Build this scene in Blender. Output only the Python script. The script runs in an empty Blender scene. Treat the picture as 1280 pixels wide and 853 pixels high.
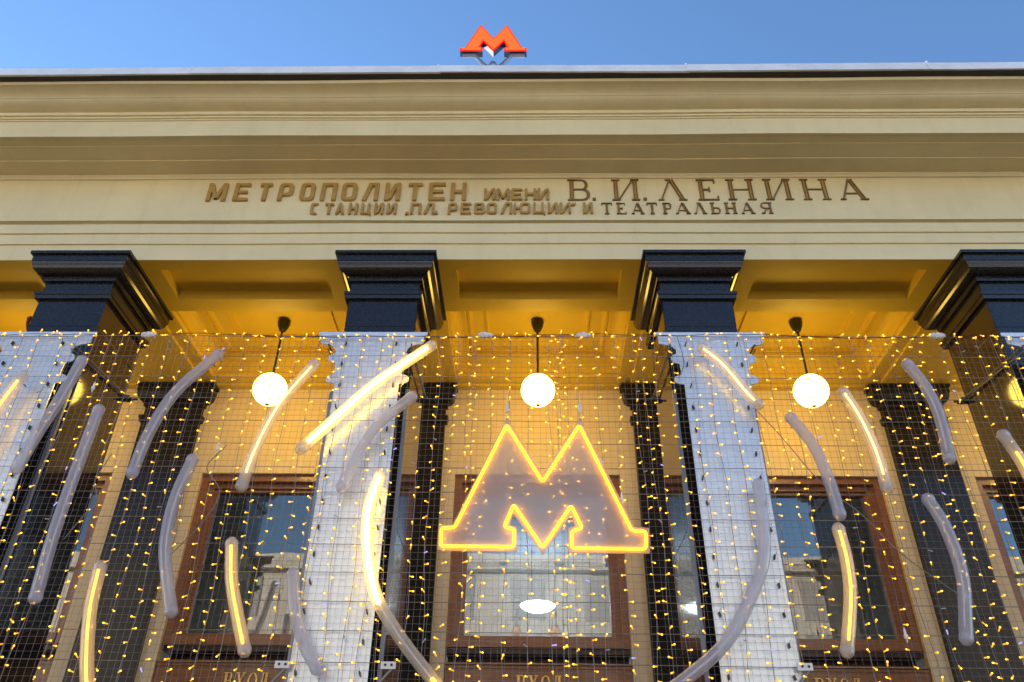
import bpy, bmesh, math, random
from mathutils import Matrix, Vector
random.seed(7)
sc = bpy.context.scene
COL = sc.collection
# ---------------------------------------------------------------- camera, sky, sun, exposure
yaw, pitch, roll = -0.0251, 0.5899, -0.0152
c_, s_ = math.cos(yaw), math.sin(yaw); cp_, sp_ = math.cos(pitch), math.sin(pitch); cr_, sr_ = math.cos(roll), math.sin(roll)
R0 = Vector((c_, -s_, 0)); FB = Vector((s_, c_, 0)); Zv = Vector((0, 0, 1))
F = FB*cp_ + Zv*sp_; U0 = -FB*sp_ + Zv*cp_
Rv = R0*cr_ - U0*sr_; Uv = R0*sr_ + U0*cr_
cam = bpy.data.cameras.new('camera'); co = bpy.data.objects.new('camera', cam); COL.objects.link(co)
m = Matrix.Identity(4)
for i in range(3):
    m[i][0] = Rv[i]; m[i][1] = Uv[i]; m[i][2] = -F[i]
co.matrix_world = m
cam.sensor_width = 36; cam.lens = 36*1000.77/1280; cam.clip_start = .05; cam.clip_end = 2000
sc.camera = co
SUN_EL, SUN_AZ = math.radians(15), math.radians(-42)      # azimuth clockwise from +Y
w = bpy.data.worlds.new('World'); sc.world = w; w.use_nodes = True
nt = w.node_tree; bg = nt.nodes['Background']
sky = nt.nodes.new('ShaderNodeTexSky'); sky.sky_type = 'NISHITA'; sky.sun_disc = False
sky.sun_elevation = SUN_EL; sky.sun_rotation = SUN_AZ; sky.altitude = 150; sky.air_density = 1.0; sky.dust_density = .05; sky.ozone_density = 4.0
nt.links.new(sky.outputs[0], bg.inputs[0]); bg.inputs[1].default_value = 0.13
sl = bpy.data.lights.new('sun', 'SUN'); so = bpy.data.objects.new('sun', sl); COL.objects.link(so)
sl.energy = 4.6; sl.angle = math.radians(.5); sl.color = (1, .83, .64)
sd = Vector((math.sin(SUN_AZ)*math.cos(SUN_EL), math.cos(SUN_AZ)*math.cos(SUN_EL), math.sin(SUN_EL)))
so.rotation_euler = sd.to_track_quat('Z', 'Y').to_euler()
sc.view_settings.view_transform = 'Standard'; sc.view_settings.look = 'None'; sc.view_settings.exposure = 1.38; sc.view_settings.gamma = 1
sc.render.engine = 'CYCLES'
sc.cycles.max_bounces = 10; sc.cycles.transparent_max_bounces = 40
GZ = -1.6                                                   # ground level, camera is the origin

# ---------------------------------------------------------------- materials
def mat(name): 
    m = bpy.data.materials.new(name); m.use_nodes = True
    return m, m.node_tree, m.node_tree.nodes['Principled BSDF']
def N(nt, t, **k):
    n = nt.nodes.new(t)
    for a, b in k.items():
        if a in n.inputs.keys(): n.inputs[a].default_value = b
        else: setattr(n, a, b)
    return n
def ramp(nt, src, stops):
    r = nt.nodes.new('ShaderNodeValToRGB'); e = r.color_ramp.elements
    while len(e) < len(stops): e.new(.5)
    for i, (p, c) in enumerate(stops): e[i].position = p; e[i].color = (*c, 1)
    nt.links.new(src, r.inputs[0]); return r.outputs[0]
def coords(nt, scale=(1, 1, 1)):
    tc = N(nt, 'ShaderNodeTexCoord'); mp = N(nt, 'ShaderNodeMapping'); mp.inputs['Scale'].default_value = scale
    nt.links.new(tc.outputs['Object'], mp.inputs[0]); return mp.outputs[0]
def simple(name, col, rough=.5, metal=0, var=.12, scale=6, bump=.0, bscale=40, stretch=(1, 1, 1), coat=0, spec=.5):
    m, nt, b = mat(name)
    v = coords(nt, stretch)
    n = N(nt, 'ShaderNodeTexNoise', Scale=scale, Detail=6.0, Roughness=.6); nt.links.new(v, n.inputs['Vector'])
    lo = tuple(x*(1-var) for x in col); hi = tuple(min(1, x*(1+var)) for x in col)
    nt.links.new(ramp(nt, n.outputs[0], [(.3, lo), (.7, hi)]), b.inputs['Base Color'])
    b.inputs['Roughness'].default_value = rough; b.inputs['Metallic'].default_value = metal
    b.inputs['Specular IOR Level'].default_value = spec; b.inputs['Coat Weight'].default_value = coat
    if bump:
        n2 = N(nt, 'ShaderNodeTexNoise', Scale=bscale, Detail=5.0); nt.links.new(v, n2.inputs['Vector'])
        bp = N(nt, 'ShaderNodeBump', Strength=bump, Distance=.01); nt.links.new(n2.outputs[0], bp.inputs['Height']); nt.links.new(bp.outputs[0], b.inputs['Normal'])
    return m
def plaster(name, col, hi=.10, streak=True):
    m, nt, b = mat(name)
    v = coords(nt)
    n = N(nt, 'ShaderNodeTexNoise', Scale=.9, Detail=8.0, Roughness=.65); nt.links.new(v, n.inputs['Vector'])
    a = ramp(nt, n.outputs[0], [(.28, tuple(x*(1-hi) for x in col)), (.72, tuple(min(1, x*(1+hi*.6)) for x in col))])
    v2 = coords(nt, (2.2, 2.2, .35)); n2 = N(nt, 'ShaderNodeTexNoise', Scale=2.5, Detail=7.0, Roughness=.7); nt.links.new(v2, n2.inputs['Vector'])
    mx = N(nt, 'ShaderNodeMixRGB', blend_type='MULTIPLY'); mx.inputs[0].default_value = .22
    nt.links.new(a, mx.inputs[1]); nt.links.new(ramp(nt, n2.outputs[0], [(.32, (.78, .76, .72)), (.5, (1, 1, 1))]), mx.inputs[2])
    nt.links.new(mx.outputs[0], b.inputs['Base Color']); b.inputs['Roughness'].default_value = .55
    n3 = N(nt, 'ShaderNodeTexNoise', Scale=7.0, Detail=8.0, Roughness=.62); nt.links.new(v, n3.inputs['Vector'])
    bp = N(nt, 'ShaderNodeBump', Strength=.35, Distance=.012); nt.links.new(n3.outputs[0], bp.inputs['Height']); nt.links.new(bp.outputs[0], b.inputs['Normal'])
    return m
def granite(name, base, spk, rough, ior=1.5):
    m, nt, b = mat(name)
    v = coords(nt)
    n = N(nt, 'ShaderNodeTexNoise', Scale=45.0, Detail=8.0, Roughness=.75); nt.links.new(v, n.inputs['Vector'])
    vo = N(nt, 'ShaderNodeTexVoronoi', Scale=130.0); nt.links.new(v, vo.inputs['Vector'])
    a = ramp(nt, n.outputs[0], [(.4, base), (.62, tuple(x*2.2 for x in base)), (.75, spk)])
    mx = N(nt, 'ShaderNodeMixRGB', blend_type='ADD'); mx.inputs[0].default_value = 1
    nt.links.new(a, mx.inputs[1]); nt.links.new(ramp(nt, vo.outputs['Distance'], [(0, tuple(x*.8 for x in spk)), (.14, (0, 0, 0))]), mx.inputs[2])
    nt.links.new(mx.outputs[0], b.inputs['Base Color'])
    n2 = N(nt, 'ShaderNodeTexNoise', Scale=1.7, Detail=6.0, Roughness=.6); nt.links.new(v, n2.inputs['Vector'])
    mr = N(nt, 'ShaderNodeMapRange'); mr.inputs['To Min'].default_value = rough*.5; mr.inputs['To Max'].default_value = rough*1.7
    nt.links.new(n2.outputs[0], mr.inputs['Value']); nt.links.new(mr.outputs[0], b.inputs['Roughness'])
    b.inputs['IOR'].default_value = ior
    return m
def emit(name, col, st, sample=True):
    m = bpy.data.materials.new(name); m.use_nodes = True; nt = m.node_tree; nt.nodes.clear()
    e = N(nt, 'ShaderNodeEmission', Strength=st); e.inputs[0].default_value = (*col, 1); o = N(nt, 'ShaderNodeOutputMaterial'); nt.links.new(e.outputs[0], o.inputs[0])
    if not sample: m.cycles.emission_sampling = 'NONE'
    return m
def milky(name, col, clear, rough=.25, gloss=.08):
    """clear plastic with a frosted body: part blurred see-through, part white scatter"""
    m = bpy.data.materials.new(name); m.use_nodes = True; nt = m.node_tree; nt.nodes.clear(); o = N(nt, 'ShaderNodeOutputMaterial')
    d = N(nt, 'ShaderNodeBsdfDiffuse'); d.inputs[0].default_value = (*col, 1)
    t = N(nt, 'ShaderNodeBsdfTranslucent'); t.inputs[0].default_value = (*col, 1)
    a = N(nt, 'ShaderNodeMixShader'); a.inputs[0].default_value = .4; nt.links.new(d.outputs[0], a.inputs[1]); nt.links.new(t.outputs[0], a.inputs[2])
    if rough > 0:
        r = N(nt, 'ShaderNodeBsdfRefraction', Roughness=rough, IOR=1.12)
    else: r = N(nt, 'ShaderNodeBsdfTransparent')
    b = N(nt, 'ShaderNodeMixShader'); b.inputs[0].default_value = clear; nt.links.new(a.outputs[0], b.inputs[1]); nt.links.new(r.outputs[0], b.inputs[2])
    g = N(nt, 'ShaderNodeBsdfGlossy', Roughness=.12); fr = N(nt, 'ShaderNodeLayerWeight', Blend=.35)
    mu = N(nt, 'ShaderNodeMath', operation='MULTIPLY'); mu.inputs[1].default_value = gloss*5; nt.links.new(fr.outputs['Fresnel'], mu.inputs[0])
    c = N(nt, 'ShaderNodeMixShader'); nt.links.new(mu.outputs[0], c.inputs[0]); nt.links.new(b.outputs[0], c.inputs[1]); nt.links.new(g.outputs[0], c.inputs[2])
    nt.links.new(c.outputs[0], o.inputs[0]); return m
def pane_mat(name, refl, tint=(.9, .95, 1)):
    m = bpy.data.materials.new(name); m.use_nodes = True; nt = m.node_tree; nt.nodes.clear(); o = N(nt, 'ShaderNodeOutputMaterial')
    t = N(nt, 'ShaderNodeBsdfTransparent'); t.inputs[0].default_value = (*tint, 1); g = N(nt, 'ShaderNodeBsdfGlossy', Roughness=.01); g.inputs[0].default_value = (1, .93, .84, 1)
    n = N(nt, 'ShaderNodeTexNoise', Scale=1.1, Detail=1.0); nt.links.new(coords(nt), n.inputs['Vector'])
    bp = N(nt, 'ShaderNodeBump', Strength=.12, Distance=.02); nt.links.new(n.outputs[0], bp.inputs['Height']); nt.links.new(bp.outputs[0], g.inputs['Normal'])
    lw = N(nt, 'ShaderNodeLayerWeight', Blend=.25); mr = N(nt, 'ShaderNodeMapRange'); mr.inputs['To Min'].default_value = refl; mr.inputs['To Max'].default_value = 1
    nt.links.new(lw.outputs['Fresnel'], mr.inputs['Value'])
    x = N(nt, 'ShaderNodeMixShader'); nt.links.new(mr.outputs[0], x.inputs[0]); nt.links.new(t.outputs[0], x.inputs[1]); nt.links.new(g.outputs[0], x.inputs[2]); nt.links.new(x.outputs[0], o.inputs[0])
    return m
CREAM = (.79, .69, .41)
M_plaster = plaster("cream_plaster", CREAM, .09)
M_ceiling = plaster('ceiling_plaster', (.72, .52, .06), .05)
M_wallp = plaster('wall_plaster', (.80, .66, .42), .06)
M_granite = granite('black_granite', (.012, .011, .012), (.07, .065, .065), .06)
M_granite_cap = granite('honed_black_granite', (.012, .011, .011), (.06, .055, .055), .17)
M_granite2 = granite('dark_granite', (.016, .014, .013), (.06, .055, .05), .16, 1.33)
M_wood = simple('varnished_wood', (.27, .105, .03), .32, var=.3, scale=5, stretch=(1, 1, 9), bump=.1, coat=.3)
M_woodshade = simple('shade_dark_wood', (.055, .02, .01), .35, var=.3, scale=5, stretch=(9, 1, 1))  # wood colour darkened to carry the shadow of the recess under the transom
M_zinc = simple('zinc_flashing', (.80, .83, .88), .38, metal=0, var=.1, scale=3, bump=.15, bscale=3)
M_black = simple('black_metal', (.02, .02, .022), .45)
M_steel = simple('galvanised_wire', (.21, .205, .20), .45, metal=.3, var=.1)
M_post = simple('painted_steel', (.22, .26, .34), .35, metal=.3)
M_board = simple('white_board', (.74, .81, .88), .20, metal=.30, var=.05, scale=4, bump=.22, bscale=7, stretch=(3, 1, 8))
M_gold = simple('brass_letter', (.50, .31, .085), .45, metal=.35, var=.15, scale=14)
M_golds = simple('bronze_letter_edge', (.23, .14, .05), .5, metal=.3, var=.2, scale=14)
M_doorgold = simple('gilded_letter', (.75, .5, .16), .35, metal=.7)
M_interior = simple('vestibule_paint', (.72, .76, .78), .7, var=.05)
M_glass = pane_mat('window_pane', .10, (.80, .85, .88))
M_led = emit('amber_bulb', (1, .44, .02), .6, False)
M_tip = emit('amber_bulb_tip', (1, .50, .05), 1.6, False)
M_cold = emit('cold_bulb', (.5, .45, 1), .45, False)
M_off = simple('unlit_bulb', (.45, .42, .38), .3)
M_globe = emit('lamp_globe_glow', (1, .62, .10), 8.8)
M_neon = emit('neon_yellow', (1, .40, .010), 3.8)
M_hot = emit('neon_warm_white', (1, .62, .15), 5)
M_dim = emit('neon_dim', (1, .58, .15), 2.6)
M_strip = emit('neon_strip', (1, .50, .03), 2.4)
M_tube = milky('frosted_tube', (.70, .70, .80), .55, 0, .03)
M_tubel = milky('glow_tinted_tube', (.85, .80, .70), .60, 0, .04)  # same plastic as unlit tubes, the strip's warm glow put into its colour
M_mbody = milky('frosted_acrylic', (.80, .69, .66), .52, .12, .03)
M_red = emit('red_sign_glow', (1, .10, .025), .62)
M_redc = emit('red_sign_core', (1, .125, .03), .66)
M_redrim = emit('red_sign_rim', (.95, .005, .012), .5)
M_signside = simple('sign_case_metal', (.05, .065, .10), .3, metal=.5)
M_signarm = simple('sign_arm_metal', (.25, .27, .29), .3, metal=.6)
M_white = simple('white_plastic', (.75, .76, .78), .35)
M_pave = simple('stone_paving', (.13, .085, .045), .7, var=.2, scale=3, bump=.2)
M_opp = plaster('pale_render', (.60, .59, .55))
M_oppw = simple('dark_window', (.38, .38, .38), .15)

# ---------------------------------------------------------------- helpers
def link(name, bm, m, parent=None, smooth=False, mats=None):
    me = bpy.data.meshes.new(name); bm.to_mesh(me); bm.free()
    for x in (mats or [m]): me.materials.append(x)
    if smooth:
        for p in me.polygons: p.use_smooth = True
    o = bpy.data.objects.new(name, me); COL.objects.link(o)
    if parent: o.parent = parent
    return o
def thing(name, label, cat, loc=(0, 0, 0), group=None):
    o = bpy.data.objects.new(name, None); COL.objects.link(o); o.location = loc
    return tag(o, label, cat, group)
def tag(o, label, cat, group=None):
    o['label'] = label; o['category'] = cat
    if group: o['group'] = group
    return o
def box(bm, x0, x1, y0, y1, z0, z1, mi=0):
    v = [bm.verts.new(p) for p in ((x0, y0, z0), (x1, y0, z0), (x1, y1, z0), (x0, y1, z0), (x0, y0, z1), (x1, y0, z1), (x1, y1, z1), (x0, y1, z1))]
    for f in ((3, 2, 1, 0), (4, 5, 6, 7), (0, 1, 5, 4), (1, 2, 6, 5), (2, 3, 7, 6), (3, 0, 4, 7)):
        bm.faces.new([v[i] for i in f]).material_index = mi
def quad(bm, *p, mi=0):
    f = bm.faces.new([bm.verts.new(x) for x in p]); f.material_index = mi; return f
def tube(bm, pts, r, n=3, caps=False, mi=0, closed=False, up=None):
    pts = [Vector(p) for p in pts]; rings = []; k = len(pts)
    for i, p in enumerate(pts):
        a = pts[(i-1) % k] if (closed or i) else p; b = pts[(i+1) % k] if (closed or i < k-1) else p
        d = (b-a).normalized(); u = up or (Vector((0, 1, 0)) if abs(d.y) < .9 else Vector((0, 0, 1)))
        s = d.cross(u).normalized(); t = s.cross(d).normalized(); rr = r[i] if hasattr(r, '__len__') else r
        rings.append([bm.verts.new(p+s*rr*math.cos(2*math.pi*j/n)+t*rr*math.sin(2*math.pi*j/n)) for j in range(n)])
    for i in range(k if closed else k-1):
        A, B = rings[i], rings[(i+1) % k]
        for j in range(n): bm.faces.new((A[j], A[(j+1) % n], B[(j+1) % n], B[j])).material_index = mi
    if caps and not closed:
        bm.faces.new(rings[0][::-1]).material_index = mi; bm.faces.new(rings[-1]).material_index = mi
def sweep_x(bm, prof, x0, x1, step=.0, wob=.0):
    """profile of (y,z) carried along X; a slow waviness like old hand-run mouldings"""
    n = max(1, int((x1-x0)/step)) if step else 1
    b0, f0 = random.uniform(0, 6), random.uniform(.6, 1.1); ph = [b0+.12*j for j in range(len(prof))]; fr = [f0+.006*j for j in range(len(prof))]
    rows = []
    for i in range(n+1):
        x = x0+(x1-x0)*i/n
        rows.append([bm.verts.new((x, y+wob*.5*math.sin(x*1.9+q), z+wob*math.sin(x*f+q)+wob*.3*math.sin(x*3.1*f))) for (y, z), q, f in zip(prof, ph, fr)])
    for a, b in zip(rows, rows[1:]):
        for j in range(len(prof)-1): bm.faces.new((a[j], a[j+1], b[j+1], b[j]))
def plate(bm, axis, c, us, vs, holes, depth=0):
    """flat sheet on a grid of cut lines with rectangular holes; axis 'z' (u=x,v=y) or 'y' (u=x,v=z); holes get reveals of given depth"""
    P = (lambda u, v, d: (u, v, c+d)) if axis == 'z' else (lambda u, v, d: (u, c+d, v))
    us = sorted(set(us)); vs = sorted(set(vs))
    for a, b in zip(us, us[1:]):
        for e, f in zip(vs, vs[1:]):
            mu, mv = (a+b)/2, (e+f)/2
            if any(h[0] < mu < h[1] and h[2] < mv < h[3] for h in holes): continue
            quad(bm, P(a, e, 0), P(b, e, 0), P(b, f, 0), P(a, f, 0))
    for h in holes:
        a, b, e, f = h
        if depth:
            for (p, q) in (((a, e), (b, e)), ((b, e), (b, f)), ((b, f), (a, f)), ((a, f), (a, e))):
                quad(bm, P(*p, 0), P(*q, 0), P(*q, depth), P(*p, depth))
def rect_loft(bm, prof, cx, cy, hx, hy, cap_top=False, cap_bot=False, sc=1):
    rings = []
    for o, z in prof:
        o *= sc
        rings.append([bm.verts.new((cx+sx*(hx+o), cy+sy*(hy+o), z)) for sx, sy in ((-1, -1), (1, -1), (1, 1), (-1, 1))])
    for a, b in zip(rings, rings[1:]):
        for j in range(4): bm.faces.new((a[j], a[(j+1) % 4], b[(j+1) % 4], b[j]))
    if cap_top: bm.faces.new(rings[-1])
    if cap_bot: bm.faces.new(rings[0][::-1])
def lathe(bm, prof, cx, cy, n=24, mi=0):
    rings = [[bm.verts.new((cx+r*math.cos(2*math.pi*j/n), cy+r*math.sin(2*math.pi*j/n), z)) for j in range(n)] for r, z in prof]
    for a, b in zip(rings, rings[1:]):
        for j in range(n): bm.faces.new((a[j], a[(j+1) % n], b[(j+1) % n], b[j])).material_index = mi
def catmull(P, per=10):
    Q = [Vector(p) for p in P]; Q = [Q[0]*2-Q[1]]+Q+[Q[-1]*2-Q[-2]]; out = []
    for i in range(1, len(Q)-2):
        a, b, c, d = Q[i-1:i+3]
        for k in range(per):
            t = k/per; out.append(.5*((2*b)+(c-a)*t+(2*a-5*b+4*c-d)*t*t+(3*b-a-3*c+d)*t**3))
    out.append(Q[-2]); return out
def prism(bm, pts, y0, y1, mi=0, mis=None):
    """polygon in X,Z given depth from y0 (front) to y1 (back)"""
    a = [bm.verts.new((x, y0, z)) for x, z in pts]; b = [bm.verts.new((x, y1, z)) for x, z in pts]
    f = bm.faces.new(a); f.material_index = mi; g = bm.faces.new(b[::-1]); g.material_index = mi
    k = len(pts); f.normal_update(); g.normal_update()
    for i in range(k): bm.faces.new((a[i], b[i], b[(i+1) % k], a[(i+1) % k])).material_index = mi if mis is None else mis
    bmesh.ops.triangulate(bm, faces=[f, g])

# ---------------------------------------------------------------- key positions (metres, camera at origin)
CX = [-9.30, -5.524, -1.749, 2.007, 5.826, 9.60]            # column centres
BC = [(a+b)/2 for a, b in zip(CX, CX[1:])]                   # bay centres
SW, SY0, SY1 = .418, 7.70, 8.73                              # shaft half width, front, back
ZS = 6.361                                                  # soffit
WALL = 10.9; XL, XR = -13.0, 13.2
# ---------------------------------------------------------------- ground
bm = bmesh.new(); quad(bm, (-900, -900, GZ), (900, -900, GZ), (900, 900, GZ), (-900, 900, GZ)); g = link('pavement', bm, M_pave); g['kind'] = 'structure'

# ---------------------------------------------------------------- station building
B = thing('metro_entrance', 'cream classical metro entrance hall with black granite columns and a lettered frieze', 'building', (0, 0, 0))
# architrave with three fasciae and a panelled soffit
bm = bmesh.new()
sweep_x(bm, [(7.684, ZS), (7.684, 6.605), (7.660, 6.608), (7.660, 6.765), (7.636, 6.768), (7.636, 6.915)], XL, XR, .35, .004)
link('architrave', bm, M_plaster, B); bm = bmesh.new()
ys = [7.684, 7.885, 8.505, 8.779]; holes = [(c-1.045, c+1.045, 7.885, 8.505) for c in BC]
xs = [XL, XR]+[h[i] for h in holes for i in (0, 1)]
plate(bm, 'z', ZS, xs, ys, holes, .137)
for h in holes: quad(bm, (h[0], h[2], ZS+.137), (h[1], h[2], ZS+.137), (h[1], h[3], ZS+.137), (h[0], h[3], ZS+.137))
quad(bm, (XL, 8.779, ZS), (XR, 8.779, ZS), (XR, 8.779, 7.0), (XL, 8.779, 7.0))
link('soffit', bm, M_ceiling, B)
bm = bmesh.new()
sweep_x(bm, [(7.636, 6.915), (7.665, 6.918), (7.665, 6.945), (7.61, 6.95), (7.61, 7.675)], XL, XR, .35, .004)
frieze = link('frieze', bm, M_plaster, B)
def arc(p, q, kind, n=7):
    """quarter ellipse between two profile points; kind 0 leaves p upright, 1 leaves p level"""
    out = []
    for i in range(n+1):
        t = math.pi/2*i/n
        u, v = (1-math.cos(t), math.sin(t)) if kind == 0 else (math.sin(t), 1-math.cos(t))
        out.append((p[0]+(q[0]-p[0])*u, p[1]+(q[1]-p[1])*v))
    return out
prof = [(7.61, 7.675), (7.59, 7.68), (7.585, 7.705), (7.572, 7.725), (7.572, 7.742), (7.33, 7.745), (7.33, 7.762), (7.315, 7.762), (7.095, 7.765), (7.095, 7.778), (7.08, 7.778), (6.96, 7.782), (6.955, 7.768), (6.93, 7.768),
        (6.93, 8.043), (6.915, 8.046), (6.915, 8.066), (6.895, 8.068), (6.895, 8.096), (6.87, 8.10), (6.87, 8.15)]
cy0, cy1, cz0, cz1 = 6.86, 6.555, 8.154, 8.302
mid = ((cy0+cy1)/2, (cz0+cz1)/2)
cym = arc((cy0, cz0), mid, 1)+arc(mid, (cy1, cz1), 0)
nn = len(cym)-1
prof += [((y+cy0+(cy1-cy0)*i/nn)/2, (z+cz0+(cz1-cz0)*i/nn)/2) for i, (y, z) in enumerate(cym)]+[(6.545, 8.302), (6.545, 8.357)]
bm = bmesh.new(); sweep_x(bm, prof, XL, XR, .35, .005); link('cornice', bm, M_plaster, B)
# metal roof edge: dark underside, then separate zinc sheets
bm = bmesh.new(); box(bm, XL, XR, 6.46, 7.6, 8.357, 8.385); box(bm, XL, XR, 6.49, 8.9, 8.385, 8.475); link('roof_edge_underlay', bm, M_black, B)
seams = [XL, -10.4, -7.35, -4.274, -1.139, 1.967, 4.955, 8.0, 11.0, XR]
for i, (a, b) in enumerate(zip(seams, seams[1:])):
    bm = bmesh.new(); t0 = random.uniform(-.012, .012); t1 = random.uniform(-.012, .012)
    n = 8; rows = []
    for k in range(n+1):
        x = a+(b-a+.03)*k/n; t = t0+(t1-t0)*k/n+random.uniform(-.002, .002)
        y = -.004*(i % 2)
        rows.append([bm.verts.new(p) for p in ((x, 6.465+y, 8.360+t), (x, 6.435+y, 8.358+t), (x, 6.435+y, 8.382+t), (x, 6.442+y, 8.386+t), (x, 6.450+y, 8.50+t), (x, 6.51+y, 8.52+t), (x, 8.9, 8.80))])
    for r, s in zip(rows, rows[1:]):
        for j in range(6): bm.faces.new((r[j], r[j+1], s[j+1], s[j]))
    box(bm, b-.012, b+.004, 6.428, 6.45, 8.360+t1, 8.507+t1)
    link('roof_sheet', bm, M_zinc, B)

# portico ceiling: cross beams, coffers
for c in CX:
    bm = bmesh.new()
    for s in (-1, 1):
        quad(bm, (c+s*.418, 8.779, ZS), (c+s*.418, WALL, ZS), (c, WALL, ZS), (c, 8.779, ZS))
        quad(bm, (c+s*.418, 8.779, ZS), (c+s*.418, WALL, ZS), (c+s*.418, WALL, ZS+.04), (c+s*.418, 8.779, ZS+.04))
        quad(bm, (c+s*.418, 8.779, ZS+.04), (c+s*.62, 8.779, ZS+.04), (c+s*.62, WALL, ZS+.04), (c+s*.418, WALL, ZS+.04))
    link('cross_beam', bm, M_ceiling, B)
cof = [(0, 6.401), (0, 6.47), (.03, 6.475), (.03, 6.52)]+[(.03+.13*u, 6.52+.17*v) for u, v in ((.05, .3), (.18, .58), (.4, .8), (.7, .95), (1, 1))]+[(.16, 6.69), (.22, 6.69), (.22, 6.74), (.25, 6.74), (.25, 6.72), (.28, 6.72), (.28, 6.775), (.32, 6.79), (.50, 6.80), (.50, 6.775), (.53, 6.775), (.53, 6.85)]
for k, c in enumerate(BC):
    bm = bmesh.new(); hx0 = c-(CX[k]+.62); hx1 = (CX[k+1]-.62)-c; rings = []
    y0, y1 = 8.779, 10.58
    for o, z in cof: rings.append([bm.verts.new(p) for p in ((c-hx0+o, y0+o, z), (c+hx1-o, y0+o, z), (c+hx1-o, y1-o, z), (c-hx0+o, y1-o, z))])
    for a, b in zip(rings, rings[1:]):
        for j in range(4): bm.faces.new((a[j], a[(j+1) % 4], b[(j+1) % 4], b[j]))
    bm.faces.new(rings[-1])
    quad(bm, (c-hx0, y1, 6.401), (c+hx1, y1, 6.401), (c+hx1, 10.76, 6.401), (c-hx0, 10.76, 6.401))
    quad(bm, (c-hx0, 10.76, 6.401), (c+hx1, 10.76, 6.401), (c+hx1, 10.76, 6.365), (c-hx0, 10.76, 6.365))
    quad(bm, (c-hx0, 10.76, 6.365), (c+hx1, 10.76, 6.365), (c+hx1, WALL, 6.365), (c-hx0, WALL, 6.365))
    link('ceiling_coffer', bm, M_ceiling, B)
# rear wall with tall openings
bm = bmesh.new(); holes = [(c-1.214, c+1.214, GZ, 4.93) for c in BC]
plate(bm, 'y', WALL, [XL, XR]+[h[i] for h in holes for i in (0, 1)], [GZ, 4.93, 6.6], holes, .16)
link('rear_wall', bm, M_wallp, B)
# end walls + roof slab so the portico is closed
bm = bmesh.new(); box(bm, XL-.3, XL, 7.7, 16, GZ, 8.5); box(bm, XR, XR+.3, 7.7, 16, GZ, 8.5); box(bm, XL, XR, 7.75, 16, 7.0, 8.49); link('end_walls_and_roof', bm, M_plaster, B)

CAP = [(0, 5.74), (.04, 5.745), (.045, 5.79), (.055, 5.80), (.058, 5.84), (.03, 5.862), (0, 5.87), (0, 6.01), (.035, 6.012), (.035, 6.07), (.045, 6.075)] + \
      [(.045+.115*math.sin(a), 6.075+.135*(1-math.cos(a))) for a in (.25, .5, .75, 1.0, 1.25, 1.5)] + [(.165, 6.215), (.172, 6.22), (.172, 6.312), (.203, 6.318), (.203, 6.3605)]
col_src = None
for i, c in enumerate(CX):
    if col_src is None:
        bm = bmesh.new(); cy = (SY0+SY1)/2; hy = (SY1-SY0)/2
        rect_loft(bm, [(.05, GZ), (.05, GZ+.35), (0, GZ+.4), (0, 2.9), (-.004, 2.902), (-.004, 2.91), (0, 2.912), (0, 5.345), (-.005, 5.348), (-.005, 5.36), (0, 5.363), (0, 5.75)], 0, cy, SW, hy)
        bmesh.ops.bevel(bm, geom=[e for e in bm.edges if abs(e.verts[0].co.x-e.verts[1].co.x) < .01 and abs(e.verts[0].co.y-e.verts[1].co.y) < .01 and e.calc_length() > .3], offset=.008, segments=1, affect='EDGES')
        s = link('column', bm, M_granite, B)
        bm = bmesh.new(); rect_loft(bm, CAP, 0, cy, SW, hy, True); cp = link('capital', bm, M_granite_cap, s)
        bm = bmesh.new(); rect_loft(bm, [(0, 4.6), (0, 5.75)], 0, 10.94, .445, .13)
        bm.free()
        col_src = s; cap_src = cp
    else:
        s = col_src.copy(); COL.objects.link(s); cp = cap_src.copy(); COL.objects.link(cp); cp.parent = s
    s.location = (c, 0, 0)
pil_src = None
PX = [-9.28, -5.507, -1.72, 2.036, 5.83, 9.60]
for i, c in enumerate(PX):
    if pil_src is None:
        bm = bmesh.new(); rect_loft(bm, [(.04, GZ), (.04, GZ+.35), (0, GZ+.4), (0, 2.9), (-.004, 2.902), (-.004, 2.91), (0, 2.912), (0, 5.75)], 0, 10.94, .445, .12)
        s = link('pilaster', bm, M_granite2, B)
        bm = bmesh.new(); rect_loft(bm, CAP, 0, 10.94, .445, .12, True, sc=.83); cp = link('capital', bm, M_granite2, s)
        pil_src = s; pc = cp
    else:
        s = pil_src.copy(); COL.objects.link(s); cp = pc.copy(); COL.objects.link(cp); cp.parent = s
    s.location = (c, 0, 0)

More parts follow.
